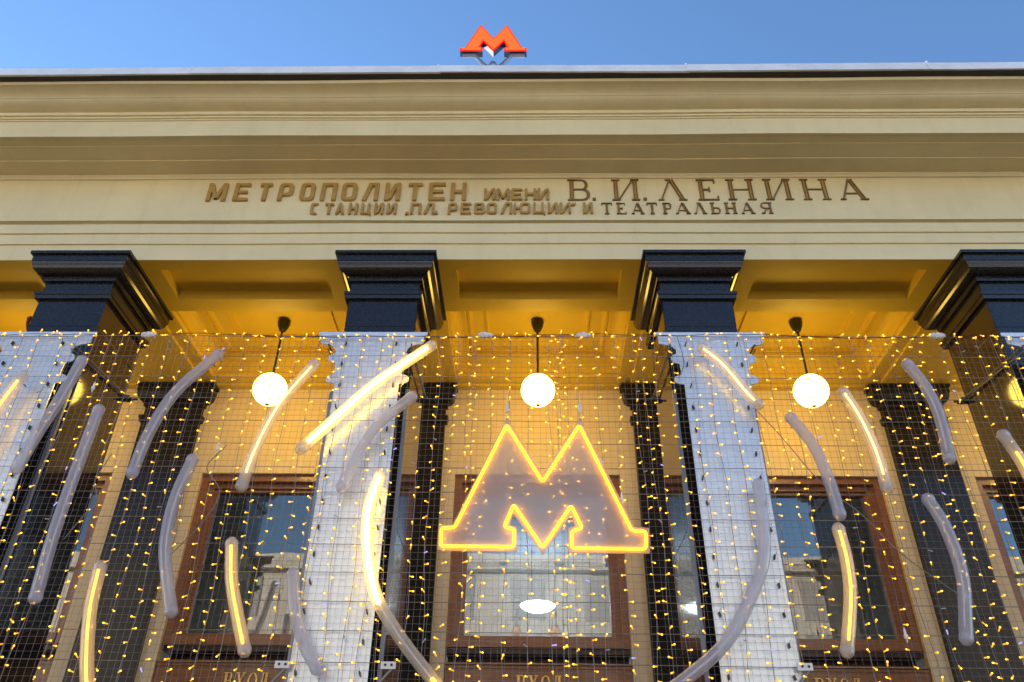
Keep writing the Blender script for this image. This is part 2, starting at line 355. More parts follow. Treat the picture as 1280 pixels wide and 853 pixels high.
# windows, transoms and doors
def ring(bm, x0, x1, z0, z1, w, y0, y1, wb=None):
    wb = w if wb is None else wb
    box(bm, x0, x0+w, y0, y1, z0, z1); box(bm, x1-w, x1, y0, y1, z0, z1)
    box(bm, x0+w, x1-w, y0+.001, y1, z1-w, z1); 
    if wb: box(bm, x0+w, x1-w, y0+.001, y1, z0, z0+wb)
wsrc = None
for c in BC:
    if wsrc is None:
        bm = bmesh.new()
        ring(bm, -1.214, 1.214, 2.5, 4.93, .10, 10.96, 11.30, 0)
        ring(bm, -1.114, 1.114, 2.5, 4.83, .075, 11.05, 11.30, 0)
        ring(bm, -1.039, 1.039, 2.64, 4.755, .045, 11.10, 11.22, .04)
        box(bm, -1.114, 1.114, 10.94, 11.3, 2.50, 2.64)
        fr = link('window', bm, M_wood, B)
        bm = bmesh.new(); box(bm, -.994, .994, 11.15, 11.158, 2.68, 4.71); gl = link('pane', bm, M_glass, fr)
        bm = bmesh.new(); box(bm, -1.214, 1.214, 11.28, 11.36, 2.2, 2.6); box(bm, -1.214, 1.214, 11.0, 11.3, 2.43, 2.497); lintel = link('lintel', bm, M_woodshade, B)  # dark boards stand in for the shadow in the gap above the header
        bm = bmesh.new(); box(bm, -1.2, 1.2, 10.93, 11.25, 1.75, 2.27); box(bm, -1.21, 1.21, 10.905, 11.0, 2.275, 2.30); box(bm, -1.21, 1.21, 10.915, 11.0, 2.232, 2.258); box(bm, -1.21, 1.21, 10.905, 11.0, 1.70, 1.748)
        hd = link('door_header', bm, M_wood, B)
        dr = []
        for s in (-1, 1):
            bm = bmesh.new(); x0, x1 = (-1.2, -.005) if s < 0 else (.005, 1.2)
            ring(bm, x0, x1, GZ, 1.69, .14, 11.0, 11.07, .35); box(bm, x0+.14, x1-.14, 11.005, 11.06, -.5, -.36)
            d = link('door', bm, M_wood, B)
            bm = bmesh.new(); box(bm, x0+.14, x1-.14, 11.03, 11.036, -1.25, 1.55); dg = link('pane', bm, M_glass, d)
            bm = bmesh.new(); tube(bm, [(-s*-.09, 10.93, -.7), (-s*-.09, 10.93, .1)], .014, 8, True); box(bm, s*.09-.008, s*.09+.008, 10.93, 11.0, -.6, -.57); box(bm, s*.09-.008, s*.09+.008, 10.93, 11.0, 0, .03); hn = link('handle', bm, M_doorgold, d)
            dr.append((d, dg, hn))
        wsrc = (fr, gl, lintel, hd, dr)
        objs = (fr, lintel, hd)+tuple(d[0] for d in dr)
        for o in objs: o.location = (c, 0, 0)
        heads = [hd]
    else:
        f2 = fr.copy(); g2 = gl.copy(); COL.objects.link(f2); COL.objects.link(g2); g2.parent = f2; f2.location = (c, 0, 0)
        l2 = lintel.copy(); COL.objects.link(l2); l2.location = (c, 0, 0)
        h2 = hd.copy(); COL.objects.link(h2); h2.location = (c, 0, 0); heads.append(h2)
        for d, dg, hn in dr:
            d2 = d.copy(); a = dg.copy(); b = hn.copy()
            for o in (d2, a, b): COL.objects.link(o)
            a.parent = d2; b.parent = d2; d2.location = (c, 0, 0)

# ---------------------------------------------------------------- lettering (own stroke alphabet)
EPS = [0]
def stroke(bm, pts, y0, y1, mi=0):
    EPS[0] = (EPS[0]+1) % 6; e = EPS[0]*.0011
    a = sum(p[0]*q[1]-q[0]*p[1] for p, q in zip(pts, pts[1:]+pts[:1]))
    if a > 0: pts = pts[::-1]
    prism(bm, pts, y0-e, y1, mi)
def ringpoly(bm, out, inn, y0, y1, mi=0, closed=True):
    EPS[0] = (EPS[0]+1) % 6; y0 -= EPS[0]*.0011; k = len(out)
    A, a, C, c = [[bm.verts.new((x, y, z)) for x, z in L] for L, y in ((out, y0), (out, y1), (inn, y0), (inn, y1))]
    for i in range(k if closed else k-1):
        j = (i+1) % k
        for q in ((A[i], A[j], C[j], C[i]), (A[i], a[i], a[j], A[j]), (C[i], C[j], c[j], c[i])): bm.faces.new(q).material_index = mi
    if not closed:
        bm.faces.new((A[0], C[0], c[0], a[0])); bm.faces.new((A[-1], a[-1], c[-1], C[-1]))
def glyph_sans(ch, x, z, w, h, y, dep, bm, t=None):
    t = t or h*.175; T = min(t, w*.36)
    R = lambda a, b, c, d: stroke(bm, [(x+a, z+b), (x+c, z+b), (x+c, z+d), (x+a, z+d)], y, y+dep)
    D = lambda x0, z0, x1, z1, ww: stroke(bm, [(x+x0, z+z0), (x+x0+ww, z+z0), (x+x1+ww, z+z1), (x+x1, z+z1)], y, y+dep)
    def bowl(x0, z0, x1, z1, closed=True, cut=None):
        k = min(x1-x0, z1-z0)*.28; n = 4
        def rr(ax, az, bx, bz, k):
            k = max(k, .001); L = []
            for cx, cz, a0 in ((bx-k, bz-k, 0), (ax+k, bz-k, 90), (ax+k, az+k, 180), (bx-k, az+k, 270)):
                for i in range(n): a = math.radians(a0+90*i/(n-1)); L.append((x+cx+k*math.cos(a), z+cz+k*math.sin(a)))
            return L
        th = t*.82
        o, i = rr(x0, z0, x1, z1, k), rr(x0+T, z0+th, x1-T, z1-th, k*.5)
        if cut: # open on the right: C
            o, i = o[2:-2], i[2:-2]; ringpoly(bm, o, i, y, y+dep, 0, False)
        else: ringpoly(bm, o, i, y, y+dep)
    if ch == 'М': R(0, 0, T, h); R(w-T, 0, w, h); D(T*.2, h, w/2-T*.5, h*.12, T*.9); D(w-T*1.1, h, w/2-T*.4, h*.12, T*.9)
    elif ch == 'Е': R(0, 0, T, h); R(T, 0, w, t*.85); R(T, h-t*.85, w, h); R(T, h*.5-t*.4, w*.88, h*.5+t*.4)
    elif ch == 'Т': R(0, h-t*.9, w, h); R(w/2-T*.5, 0, w/2+T*.5, h-t*.9)
    elif ch == 'Р': R(0, 0, T, h*.4); bowl(0, h*.28, w, h)
    elif ch == 'О': bowl(0, 0, w, h)
    elif ch == 'С': bowl(0, 0, w, h, cut=1)
    elif ch == 'П': R(0, 0, T, h); R(w-T, 0, w, h); R(T, h-t*.9, w-T, h)
    elif ch == 'Л': R(w-T, 0, w, h); R(w*.38, h-t*.9, w-T, h); D(0, 0, w*.36, h, T)
    elif ch == 'И': R(0, 0, T, h); R(w-T, 0, w, h); D(T*.6, h*.06, w-T*1.6, h*.94, T)
    elif ch == 'Н': R(0, 0, T, h); R(w-T, 0, w, h); R(T, h*.5-t*.42, w-T, h*.5+t*.42)
    elif ch == 'А': D(0, 0, w*.5-T*.6, h, T); D(w-T, 0, w*.5-T*.4, h, T); R(w*.25, h*.24, w*.75, h*.24+t*.7)
    elif ch == 'Ц': R(0, 0, T, h); R(w*.88-T, 0, w*.88, h); R(T, 0, w*.88-T, t*.85); R(w*.88, -h*.12, w, t*.85)
    elif ch == 'В': bowl(0, 0, w, h*.56); bowl(0, h*.45, w*.92, h)
    elif ch == 'Ю': R(0, 0, T*.7, h); R(T*.7, h*.42, w*.42, h*.6); bowl(w*.36, 0, w, h)
    elif ch == '.': R(0, 0, w, w*1.1)
    elif ch == '„': D(0, -h*.06, w*.2, h*.12, w*.3); D(w*.5, -h*.06, w*.7, h*.12, w*.3)
    elif ch == '“': D(0, h*.78, w*.25, h*1.0, w*.3); D(w*.5, h*.78, w*.75, h*1.0, w*.3)
def glyph_serif(ch, x, z, w, h, y, dep, bm, inline=True):
    T = h*.14; t = h*.045; sf = h*.045; ov = h*.075
    R = lambda a, b, c, d, mi=1, e=0: stroke(bm, [(x+a, z+b), (x+c, z+b), (x+c, z+d), (x+a, z+d)], y+e, y+dep, mi)
    D = lambda x0, z0, x1, z1, ww, mi=1, e=0: stroke(bm, [(x+x0, z+z0), (x+x0+ww, z+z0), (x+x1+ww, z+z1), (x+x1, z+z1)], y+e, y+dep, mi)
    def stem(a, z0=0, z1=h, foot=True, head=True):
        R(a+T*.22, z0, a+T*.78, z1, 0, .012); R(a, z0, a+T*.22, z1); R(a+T*.78, z0, a+T, z1)
        if foot: R(a-ov, z0, a+T+ov, z0+sf)
        if head: R(a-ov, z1-sf, a+T+ov, z1)
    def dstem(x0, z0, x1, z1):
        D(x0+T*.25, z0, x1+T*.25, z1, T*.5, 0, .012); D(x0, z0, x1, z1, T*.25); D(x0+T*.75, z0, x1+T*.75, z1, T*.25)
    def bow(x0, z0, x1, z1, left=False):
        n = 8; o = []; i = []; cz = (z0+z1)/2; rz = (z1-z0)/2; k = (x1-x0)*.45
        for a in range(n+1):
            A = math.pi/2-math.pi*a/n; sx = -1 if left else 1
            bx = (x1-k) if not left else (x0+k)
            o.append((x+bx+sx*k*math.cos(A), z+cz+rz*math.sin(A))); i.append((x+bx+sx*(k-T*.75)*math.cos(A), z+cz+(rz-t)*math.sin(A)))
        e = x0 if not left else x1
        o = [(x+e, z+z1)]+o+[(x+e, z+z0)]; i = [(x+e, z+z1-t)]+i+[(x+e, z+z0+t)]
        ringpoly(bm, o, i, y, y+dep, 1, False)
    if ch == 'т': stem(w/2-T/2, head=False); R(0, h-t*1.2, w, h); R(0, h*.8, sf, h-t); R(w-sf, h*.8, w, h-t)
    elif ch == 'е': stem(ov); R(ov+T, h-t, w*.9, h); R(ov+T, 0, w, t); R(ov+T, h*.5-t/2, w*.62, h*.5+t/2); R(w*.9-sf, h*.82, w*.9, h-t); R(w-sf, t, w, h*.2); R(w*.62-sf, h*.4, w*.62, h*.62)
    elif ch == 'а': D(ov, 0, w*.42, h, t*1.3); dstem(w-T-ov, 0, w*.42, h); R(w*.22, h*.28, w*.72, h*.28+t); R(0, 0, ov*2+t, sf); R(w-T-ov*2, 0, w, sf)
    elif ch == 'л': D(ov, 0, w*.42, h, t*1.3); dstem(w-T-ov, 0, w*.42, h); R(0, 0, ov*2+t, sf); R(w-T-ov*2, 0, w, sf); R(w*.3, h-sf, w*.42+t, h)
    elif ch == 'н': stem(ov); stem(w-T-ov); R(ov+T, h*.5-t/2, w-T-ov, h*.5+t/2)
    elif ch == 'и': stem(ov); stem(w-T-ov); D(ov+T, h*.05, w-T-ov-t*1.3, h*.95, t*1.3)
    elif ch == 'р': stem(ov); bow(ov+T, h*.44, w, h)
    elif ch == 'ь': stem(ov); bow(ov+T, 0, w, h*.55)
    elif ch == 'в': stem(ov); bow(ov+T, 0, w, h*.54); bow(ov+T, h*.5, w*.92, h)
    elif ch == 'я': stem(w-T-ov); bow(0, h*.46, w-T-ov, h, True); D(ov, 0, w*.45, h*.46, T*.7); R(0, 0, ov*2+T*.6, sf)
    elif ch == '.': R(0, 0, max(w, .03), max(w, .03))
    elif ch == 'х': D(w-T-ov, 0, ov, h, T, 1); D(ov, 0, w-ov-t, h, t*1.3); R(0, 0, ov*3, sf); R(w-T-ov*2, 0, w, sf); R(0, h-sf, ov*2+T, h); R(w-ov*3, h-sf, w, h)
    elif ch == 'о':
        o = [(x+w/2+w/2*math.cos(a*math.pi/8), z+h/2+h/2*math.sin(a*math.pi/8)) for a in range(16)]; i = [(x+w/2+(w/2-T*.8)*math.cos(a*math.pi/8), z+h/2+(h/2-t)*math.sin(a*math.pi/8)) for a in range(16)]
        ringpoly(bm, o, i, y, y+dep, 1)
    elif ch == 'д': stem(w-T-ov*1.5, foot=False); D(ov*1.5, sf, w*.3, h, t*1.3); R(0, 0, w, sf*1.2); R(w*.25, h-sf, w*.8, h); R(0, -h*.12, sf, 0); R(w-sf, -h*.12, w, 0)
FY = 7.61
rows = [
[('М',-4.214,-3.972,7.276,0.304),('Е',-3.861,-3.675,7.277,0.303),('Т',-3.532,-3.386,7.277,0.303),('Р',-3.276,-3.097,7.277,0.303),('О',-2.990,-2.809,7.277,0.303),('П',-2.717,-2.522,7.277,0.303),('О',-2.445,-2.256,7.277,0.302),('Л',-2.167,-1.970,7.277,0.302),('И',-1.876,-1.684,7.277,0.302),('Т',-1.576,-1.400,7.277,0.302),('Е',-1.301,-1.096,7.277,0.302),('Н',-1.017,-0.822,7.277,0.302)],
[('И',-0.577,-0.443,7.280,0.193),('М',-0.415,-0.256,7.280,0.192),('Е',-0.221,-0.088,7.280,0.192),('Н',-0.049,0.089,7.280,0.192),('И',0.118,0.258,7.280,0.192)],
[('С',-2.810,-2.712,7.038,0.182),('Т',-2.628,-2.524,7.038,0.182),('А',-2.481,-2.378,7.038,0.181),('Н',-2.316,-2.211,7.038,0.181),('Ц',-2.156,-2.035,7.038,0.181),('И',-1.983,-1.873,7.038,0.181),('И',-1.822,-1.707,7.039,0.181),('„',-1.580,-1.545,7.039,0.181),('П',-1.518,-1.390,7.039,0.181),('Л',-1.343,-1.219,7.039,0.181),('.',-1.199,-1.174,7.039,0.181),('Р',-1.035,-0.923,7.039,0.181),('Е',-0.871,-0.747,7.039,0.181),('В',-0.697,-0.571,7.040,0.180),('О',-0.533,-0.416,7.040,0.180),('Л',-0.354,-0.220,7.040,0.181),('Ю',-0.185,0.013,7.040,0.181),('Ц',0.061,0.204,7.040,0.181),('И',0.246,0.367,7.040,0.181),('И',0.401,0.534,7.040,0.181),('“',0.545,0.601,7.040,0.181),('И',0.700,0.815,7.040,0.181)],
[('т',0.937,1.063,7.040,0.188),('е',1.128,1.241,7.040,0.187),('а',1.315,1.472,7.040,0.187),('т',1.518,1.638,7.040,0.187),('р',1.717,1.820,7.041,0.187),('а',1.880,2.058,7.041,0.187),('л',2.111,2.264,7.041,0.187),('ь',2.327,2.440,7.041,0.187),('н',2.506,2.649,7.041,0.187),('а',2.712,2.875,7.041,0.187),('я',2.966,3.103,7.042,0.186)],
[('в',0.510,0.790,7.277,0.370),('.',0.830,0.862,7.277,0.369),('и',1.086,1.434,7.277,0.369),('.',1.488,1.520,7.277,0.369),('л',1.680,2.040,7.277,0.369),('е',2.192,2.450,7.277,0.368),('н',2.579,2.926,7.277,0.368),('и',3.060,3.405,7.277,0.368),('н',3.541,3.881,7.277,0.367),('а',4.010,4.360,7.277,0.367)]]
for r in rows:
    for ch, x0, x1, z, h in r:
        bm = bmesh.new()
        if ch.islower() or (ch == '.' and r is rows[4]): glyph_serif(ch, x0-.005, z, x1-x0+.01, h, FY-.018, .03, bm)
        else: glyph_sans(ch, x0-.004, z, x1-x0+.008, h, FY-.034, .043, bm)
        link('letter', bm, None, frieze, mats=[M_gold, M_golds])
for hd_, off in zip(heads, (0, 0, 0, 0, 0)):
    for ch, x0, x1 in (('в', -.285, -.165), ('х', -.135, .0), ('о', .03, .155), ('д', .185, .305)):
        bm = bmesh.new(); glyph_serif(ch, x0, 1.945, x1-x0, .205, 10.93-.02, .03, bm)
        link('letter', bm, None, hd_, mats=[M_doorgold, M_doorgold])

# ---------------------------------------------------------------- vestibule behind the glass
bm = bmesh.new()
quad(bm, (XL, 15.2, GZ), (XR, 15.2, GZ), (XR, 15.2, 5.4), (XL, 15.2, 5.4)); quad(bm, (XL, 11.4, 4.95), (XR, 11.4, 4.95), (XR, 15.2, 4.95), (XL, 15.2, 4.95))
quad(bm, (XL, 11.25, 4.9), (XR, 11.25, 4.9), (XR, 11.4, 4.95), (XL, 11.4, 4.95))
quad(bm, (XL, 11.37, GZ), (XR, 11.37, GZ), (XR, 11.37, GZ+.01), (XL, 11.37, GZ+.01))
for c in CX: box(bm, c-.45, c+.45, 11.0, 11.5, GZ, 4.94)
link('vestibule', bm, M_interior, B)
M_il = emit('vestibule_lamp_glow', (.92, .97, 1), 7)
names = ['far left', 'left', 'middle', 'right', 'far right']
for k in (1, 2, 3):
    c = BC[k]+.03
    if k != 2: continue
    t = thing('ceiling_lamp', 'white oval ceiling lamp seen through the middle window pane below the big letter', 'lamp', (c, 14.0, 3.87))
    bm = bmesh.new(); lathe(bm, [(0.001, -.085), (.1, -.08), (.2, -.055), (.27, -.02), (.30, .01), (.30, .03), (.25, .045), (.001, .05)], 0, 0, 28); link('lamp_shade', bm, M_il, t, True)
    bm = bmesh.new()
    for a in range(3): tube(bm, [(.2*math.cos(a*2.1), .2*math.sin(a*2.1), .04), (.2*math.cos(a*2.1), .2*math.sin(a*2.1), 1.07)], .006, 5)
    link('cable', bm, M_steel, t)

# ---------------------------------------------------------------- pendant globe lamps in the portico
where = ['left of the first column', 'between first and second columns', 'above the big letter', 'between third and fourth columns', 'right of the fourth column']
src = None
for k, c in enumerate(BC):
    if src is None:
        t = thing('globe_lamp', '', 'lamp')
        bm = bmesh.new(); lathe(bm, [(.235*math.sin(a*math.pi/20)+.0005, -.235*math.cos(a*math.pi/20)) for a in range(21)], 0, 0, 32); a = link('globe', bm, M_globe, t, True)
        bm = bmesh.new(); tube(bm, [(0, 0, .23), (0, 0, 1.1)], .016, 8); lathe(bm, [(.05, .225), (.05, .26), (.018, .28)], 0, 0, 14); b = link('rod', bm, M_black, t)
        bm = bmesh.new(); lathe(bm, [(.02, .99), (.045, 1.0), (.08, 1.08), (.095, 1.15), (.085, 1.18), (.02, 1.195)], 0, 0, 18); d = link('ceiling_rose', bm, M_black, t, True)
        bm = bmesh.new(); lathe(bm, [(.001, -.25), (.03, -.247), (.035, -.23)], 0, 0, 12); e = link('bottom_cap', bm, M_gold, t)
        src = (t, a, b, d, e)
    else:
        cs = [o.copy() for o in src]
        for o in cs: COL.objects.link(o)
        for o in cs[1:]: o.parent = cs[0]
        t = cs[0]
    t.location = (c, 9.68, 5.655)
    tag(t, 'glowing white globe lamp on a black rod '+where[k], 'lamp', 'globe lamps of the portico')

# ---------------------------------------------------------------- red letter sign on the roof
t = thing('roof_sign', 'red glowing letter M sign on a dark bracket standing on the roof edge', 'sign', (-.49, 6.95, 8.56))
def rel(o, x, y, z): return (x-o.location.x, y-o.location.y, z-o.location.z)
ROOFM = [(-0.681,9.992),(-0.490,9.681),(-0.312,9.985),(-0.094,9.470),(-0.033,9.465),(-0.033,9.392),(-0.342,9.392),(-0.342,9.462),(-0.304,9.476),(-0.349,9.606),(-0.490,9.397),(-0.634,9.609),(-0.678,9.485),(-0.640,9.474),(-0.640,9.397),(-0.948,9.405),(-0.948,9.475),(-0.880,9.480)]
ox, oz = t.location.x, t.location.z
P = [(x-ox, z-oz) for x, z in ROOFM][::-1]
bm = bmesh.new(); prism(bm, P, -.045, .045); link('sign_case', bm, M_signside, t)
bm = bmesh.new(); prism(bm, P, -.055, -.046); link('sign_rim', bm, M_redrim, t)
cz = sum(p[1] for p in P)/len(P)
def inset(P, d):
    out = []; n = len(P)
    for i in range(n):
        a, b, c = Vector(P[i-1]), Vector(P[i]), Vector(P[(i+1) % n]); e1 = (b-a).normalized(); e2 = (c-b).normalized()
        n1 = Vector((-e1.y, e1.x)); n2 = Vector((-e2.y, e2.x)); k = (n1+n2); k = k/max(.35, k.dot(n1)); out.append(tuple(b+k*d))
    return out
ar = sum(p[0]*q[1]-q[0]*p[1] for p, q in zip(P, P[1:]+P[:1]))
sg = 1 if ar > 0 else -1
bm = bmesh.new(); prism(bm, inset(P, sg*.014), -.062, -.056); link('sign_face', bm, M_red, t)
bm = bmesh.new(); prism(bm, inset(P, sg*.030), -.068, -.063); link('sign_face_core', bm, M_redc, t)
bm = bmesh.new()
for s in (-1, 1):
    pts = [(s*.43, -.005, .80), (s*.25, -.005, .80), (s*.13, -.005, .62), (s*.04, -.005, .52), (s*.03, -.005, 0.0)]
    for dx in (0,): tube(bm, [(p[0], p[1], p[2]) for p in pts], .028, 6, True)
link('bracket_arm', bm, M_signarm, t)
bm = bmesh.new(); lathe(bm, [(.001, .50), (.045, .53), (.065, .585), (.045, .64), (.001, .66)], 0, .0, 14); tube(bm, [(0, 0, 0), (0, 0, .52)], .035, 10); link('post', bm, M_signarm, t, True)

# ---------------------------------------------------------------- welded wire net in front of the columns
NY = 7.33; NZ0, NZ1 = .9, 4.965; NX0, NX1 = -7.35, 7.35
t = thing('wire_net', 'wide welded wire mesh screen with fine square cells hanging across the columns', 'net', (0, NY, NZ1))
bm = bmesh.new(); x = NX0; k = 0
def wav(x, z, q): return .006*math.sin(x*2.3+z*1.7+q)
while x <= NX1:
    k += 1; q = random.uniform(0, 6)
    tube(bm, [(x+random.uniform(-.003, .003)+.004*math.sin(z*2+q), wav(x, z, 0), z-NZ1) for z in [NZ1-(NZ1-NZ0)*i/7 for i in range(8)]], .0015, 3)
    x += .0645+random.uniform(-.002, .002)
z = NZ1; k = 0
while z > NZ0:
    if k % 4: tube(bm, [(x, -.004+wav(x, z, 0), z-NZ1+.004*math.sin(x*1.3+k)) for x in [NX0+(NX1-NX0)*i/28 for i in range(29)]], .0015, 3)
    z -= .066; k += 1
o = link('mesh_wires', bm, M_steel, t); o['kind'] = 'stuff'
z = NZ1; k = 0
while z > NZ0:
    bm = bmesh.new(); tube(bm, [(x, -.008+wav(x, z, 0), z-NZ1+.004*math.sin(x*1.3+k)+(.0 if k else .003*math.sin(x*5))) for x in [NX0+(NX1-NX0)*i/28 for i in range(29)]], .0036 if k else .005, 5)
    link('carrier_wire', bm, M_steel, t); z -= .264; k += 4

# ---------------------------------------------------------------- white column-shaped boards on the net
def prof_board():
    P = [(.607, 5.047), (.607, 5.005), (.575, 5.0), (.575, 4.90), (.53, 4.885)]
    P += [(.53-.145*math.sin(a)-.0, 4.885-.11*(1-math.cos(a))) for a in (.4, .8, 1.2, 1.57)]
    P += [(.43+.05*math.cos(a)-.02, 4.70+.055*math.sin(a)) for a in (1.3, .8, .3, -.3, -.8, -1.3)]
    P += [(.372, 4.635), (.365, 4.50)]
    P += [(.42+.05*math.cos(a)-.02, 4.435+.05*math.sin(a)) for a in (1.3, .8, .3, -.3, -.8, -1.3)]
    P += [(.347, 4.375), (.347, 1.0)]
    return P
bp_ = prof_board(); full = bp_+[(-x, z) for x, z in bp_[::-1]]
ords = {1: 'leftmost', 2: 'second from the left', 3: 'third from the left', 4: 'rightmost'}
BX = {1: -5.47, 2: -1.737, 3: 2.005, 4: 5.80}
src = None
extra = {1: 'cut by the left picture edge', 2: 'crossed by the brightest glowing tube', 3: 'crossed by the long curved unlit tube', 4: 'cut by the right picture edge'}
for i in (1, 2, 3, 4):
    if src is None:
        t = thing('column_board', '', 'decorative panel')
        bm = bmesh.new(); prism(bm, [(x, z) for x, z in full], 0, .012); a = link('board', bm, M_board, t)
        ties = []
        bm = bmesh.new(); box(bm, -.006, .006, -.035, .0, -.022, .02); tube(bm, [(.002, -.05, .02), (.015, -.05, .04)], .002, 4); tm = link('zip_tie', bm, M_black, t)
        first = True
        for r in range(15):
            for s in (-1, 1):
                z = 4.88-.264*r
                if first: o = tm; first = False
                else: o = tm.copy(); COL.objects.link(o)
                o.location = (s*.285+random.uniform(-.012, .012), 0, z); o.rotation_euler = (0, random.uniform(-.35, .35), 0); ties.append(o)
        src = [t, a]+ties
    else:
        cs = [o.copy() for o in src]
        for o in cs: COL.objects.link(o)
        for o in cs[1:]: o.parent = cs[0]
        t = cs[0]
    t.location = (BX[i], 7.36, 0)
    tag(t, 'white column-shaped board, '+ords[i]+', '+extra[i], 'decorative panel', 'white boards cut like columns')

# ---------------------------------------------------------------- clamp frames holding the net on the columns
src = None
cn = {1: 'first black column from the left', 2: 'second black column from the left', 3: 'third black column from the left', 4: 'rightmost black column'}
for i in (1, 2, 3, 4):
    if src is None:
        t = thing('clamp_frame', '', 'clamp frame')
        parts = []
        for s in (-1, 1):
            bm = bmesh.new(); tube(bm, [(s*.46, 7.33, 4.86), (s*.46, 8.76, 4.98)], .011, 6); tube(bm, [(s*.46, 7.33, 4.80), (s*.45, 8.76, 4.98)], .007, 5); parts.append(link('brace_rod', bm, M_steel, t))
            bm = bmesh.new(); box(bm, s*.45-.03, s*.45+.03, 8.70, 8.80, 4.95, 5.0); tube(bm, [(s*.45-.1, 8.76, 4.97), (s*.45+.12, 8.76, 4.97)], .016, 6, True); parts.append(link('clamp', bm, M_black, t))
            bm = bmesh.new(); box(bm, s*.415-.02, s*.415+.02, 7.60, 7.64, GZ, 4.45); parts.append(link('post', bm, M_post, t))
        bm = bmesh.new(); box(bm, -.5, .5, 8.77, 8.80, 4.955, 4.985); parts.append(link('back_bar', bm, M_black, t))
        src = [t]+parts
    else:
        cs = [o.copy() for o in src]
        for o in cs: COL.objects.link(o)
        for o in cs[1:]: o.parent = cs[0]
        t = cs[0]
    t.location = (CX[i], 0, 0)
    tag(t, 'thin steel rods and clamps strapped round the '+cn[i], 'clamp frame', 'clamp frames on the columns')

# ---------------------------------------------------------------- strings of amber bulbs
zone = []
for i in range(1, 5): zone.append((CX[i]-.62, CX[i]+.62, {1: 'leftmost white board', 2: 'second white board', 3: 'third white board', 4: 'rightmost white board'}[i], 'in front of the '))
zone.append((-9, CX[1]-.62, 'left edge of the wire net', 'at the '))
for a, n in ((1, 'left globe lamp'), (2, 'middle globe lamp'), (3, 'right globe lamp')): zone.append((CX[a]+.62, CX[a+1]-.62, 'bay of the '+n, 'in the '))
zone.append((CX[4]+.62, 9, 'right edge of the wire net', 'at the '))
OW = ['first', 'second', 'third', 'fourth', 'fifth', 'sixth', 'seventh', 'eighth', 'ninth', 'tenth', 'eleventh', 'twelfth', 'thirteenth', 'fourteenth', 'fifteenth', 'sixteenth', 'seventeenth', 'eighteenth', 'nineteenth', 'twentieth']
sx = []; x = -7.25
while x < 7.3: sx.append(x); x += random.choice((.13, .17, .2, .23, .2, .21))
sx += [.30, .335, -.62, 1.23, 5.02]
sx.sort()
cnt = {}
for x in sx:
    zn = next((q for q in zone if q[0] <= x < q[1]), zone[0]); n = cnt.get(zn[2], 0); cnt[zn[2]] = n+1
    t = thing('light_string', 'amber light string, '+OW[min(n, 19)]+' from left '+zn[3]+zn[2], 'light string', (x, 7.279 if -.85 < x < 1.13 else 7.30, NZ1), 'amber light strings on the net')
    zb = -random.uniform(3.75, 4.05); q = random.uniform(0, 6); q2 = random.uniform(0, 6); dr = random.uniform(-.06, .06)
    off = lambda z: .018*math.sin(z*2.1+q)+.010*math.sin(z*5.3+q2)+dr*z/4
    bm = bmesh.new(); n_ = 26
    tube(bm, [(off(zb*i/n_), .006*math.sin(i), zb*i/n_) for i in range(n_+1)], .0034, 3); link('wire', bm, M_steel, t)
    bm = bmesh.new(); z = -random.uniform(0, .12)
    while z > zb:
        if random.random() > .04:
            an = random.gauss(0, .35)+(0 if random.random() < .8 else 1.2); s = random.choice((-1, 1)); dx, dz = math.cos(an)*s, math.sin(an)
            p = Vector((off(z), -.012, z)); d = Vector((dx, random.uniform(-.5, .2), dz)).normalized()
            rr = random.random(); mb, mt = (0, 1) if rr > .05 else ((2, 2) if rr > .035 else (3, 3))
            d = d*random.uniform(.65, 1.2)
            tube(bm, [p, p+d*.028], .0056, 6, True, mb); tube(bm, [p+d*.028, p+d*.035, p+d*.042], [.0074, .0080, .004], 6, True, mt)
        z -= random.uniform(.10, .145)
    o = link('bulbs', bm, None, t, mats=[M_led, M_tip, M_cold, M_off]); o['kind'] = 'stuff'
    if random.random() < .22:
        zc = random.uniform(-3.4, -.5)
        bm = bmesh.new(); lathe(bm, [(.001, zc+.06), (.006, zc+.055), (.012, zc+.03), (.012, zc), (.02, zc-.004), (.02, zc-.03), (.008, zc-.045), (.004, zc-.07), (.001, zc-.071)], off(zc), -.01, 8); link('plug_connector', bm, M_white, t)
    if random.random() < .0: pass
t = thing('light_string', 'amber light string wound along the top wire of the net', 'light string', (0, 7.31, NZ1), 'amber light strings on the net')
zf = lambda x: .012*math.sin(x*3.1)+.02*math.sin(x*1.1)
bm = bmesh.new(); tube(bm, [(-7.3+.1*i, .008*math.sin(i), zf(-7.3+.1*i)) for i in range(147)], .0045, 4); link('wire', bm, M_black, t)
bm = bmesh.new(); x = -7.3
while x < 7.3:
    an = random.uniform(-.9, 3.9); d = Vector((math.cos(an), random.uniform(-.5, .1), math.sin(an))).normalized(); p = Vector((x, -.012, zf(x)+random.uniform(-.03, .02)))
    tube(bm, [p, p+d*.028], .0056, 6, True, 0); tube(bm, [p+d*.028, p+d*.035, p+d*.042], [.0074, .0080, .004], 6, True, 1); x += random.uniform(.05, .22)
o = link('bulbs', bm, None, t, mats=[M_led, M_tip]); o['kind'] = 'stuff'
# plastic bag-wrapped joints on the top wire
for x, d in ((-.478, 'above the left peak of the big letter'), (.60, 'right of the middle globe rod'), (-4.22, 'beside the leftmost column'), (4.45, 'beside the rightmost column')):
    bm = bmesh.new(); n = 12
    tube(bm, [(-.09+.18*i/n, .01*math.sin(i*1.7), .006*math.cos(i*2.3)) for i in range(n+1)], [.005, .02, .032, .03, .036, .03, .038, .034, .03, .034, .026, .015, .004], 7, True)
    o = link('cable_joint', bm, M_white, None); o.location = (x, 7.29, 4.955)
    tag(o, 'white plastic cable joint on the top wire '+d, 'cable joint')
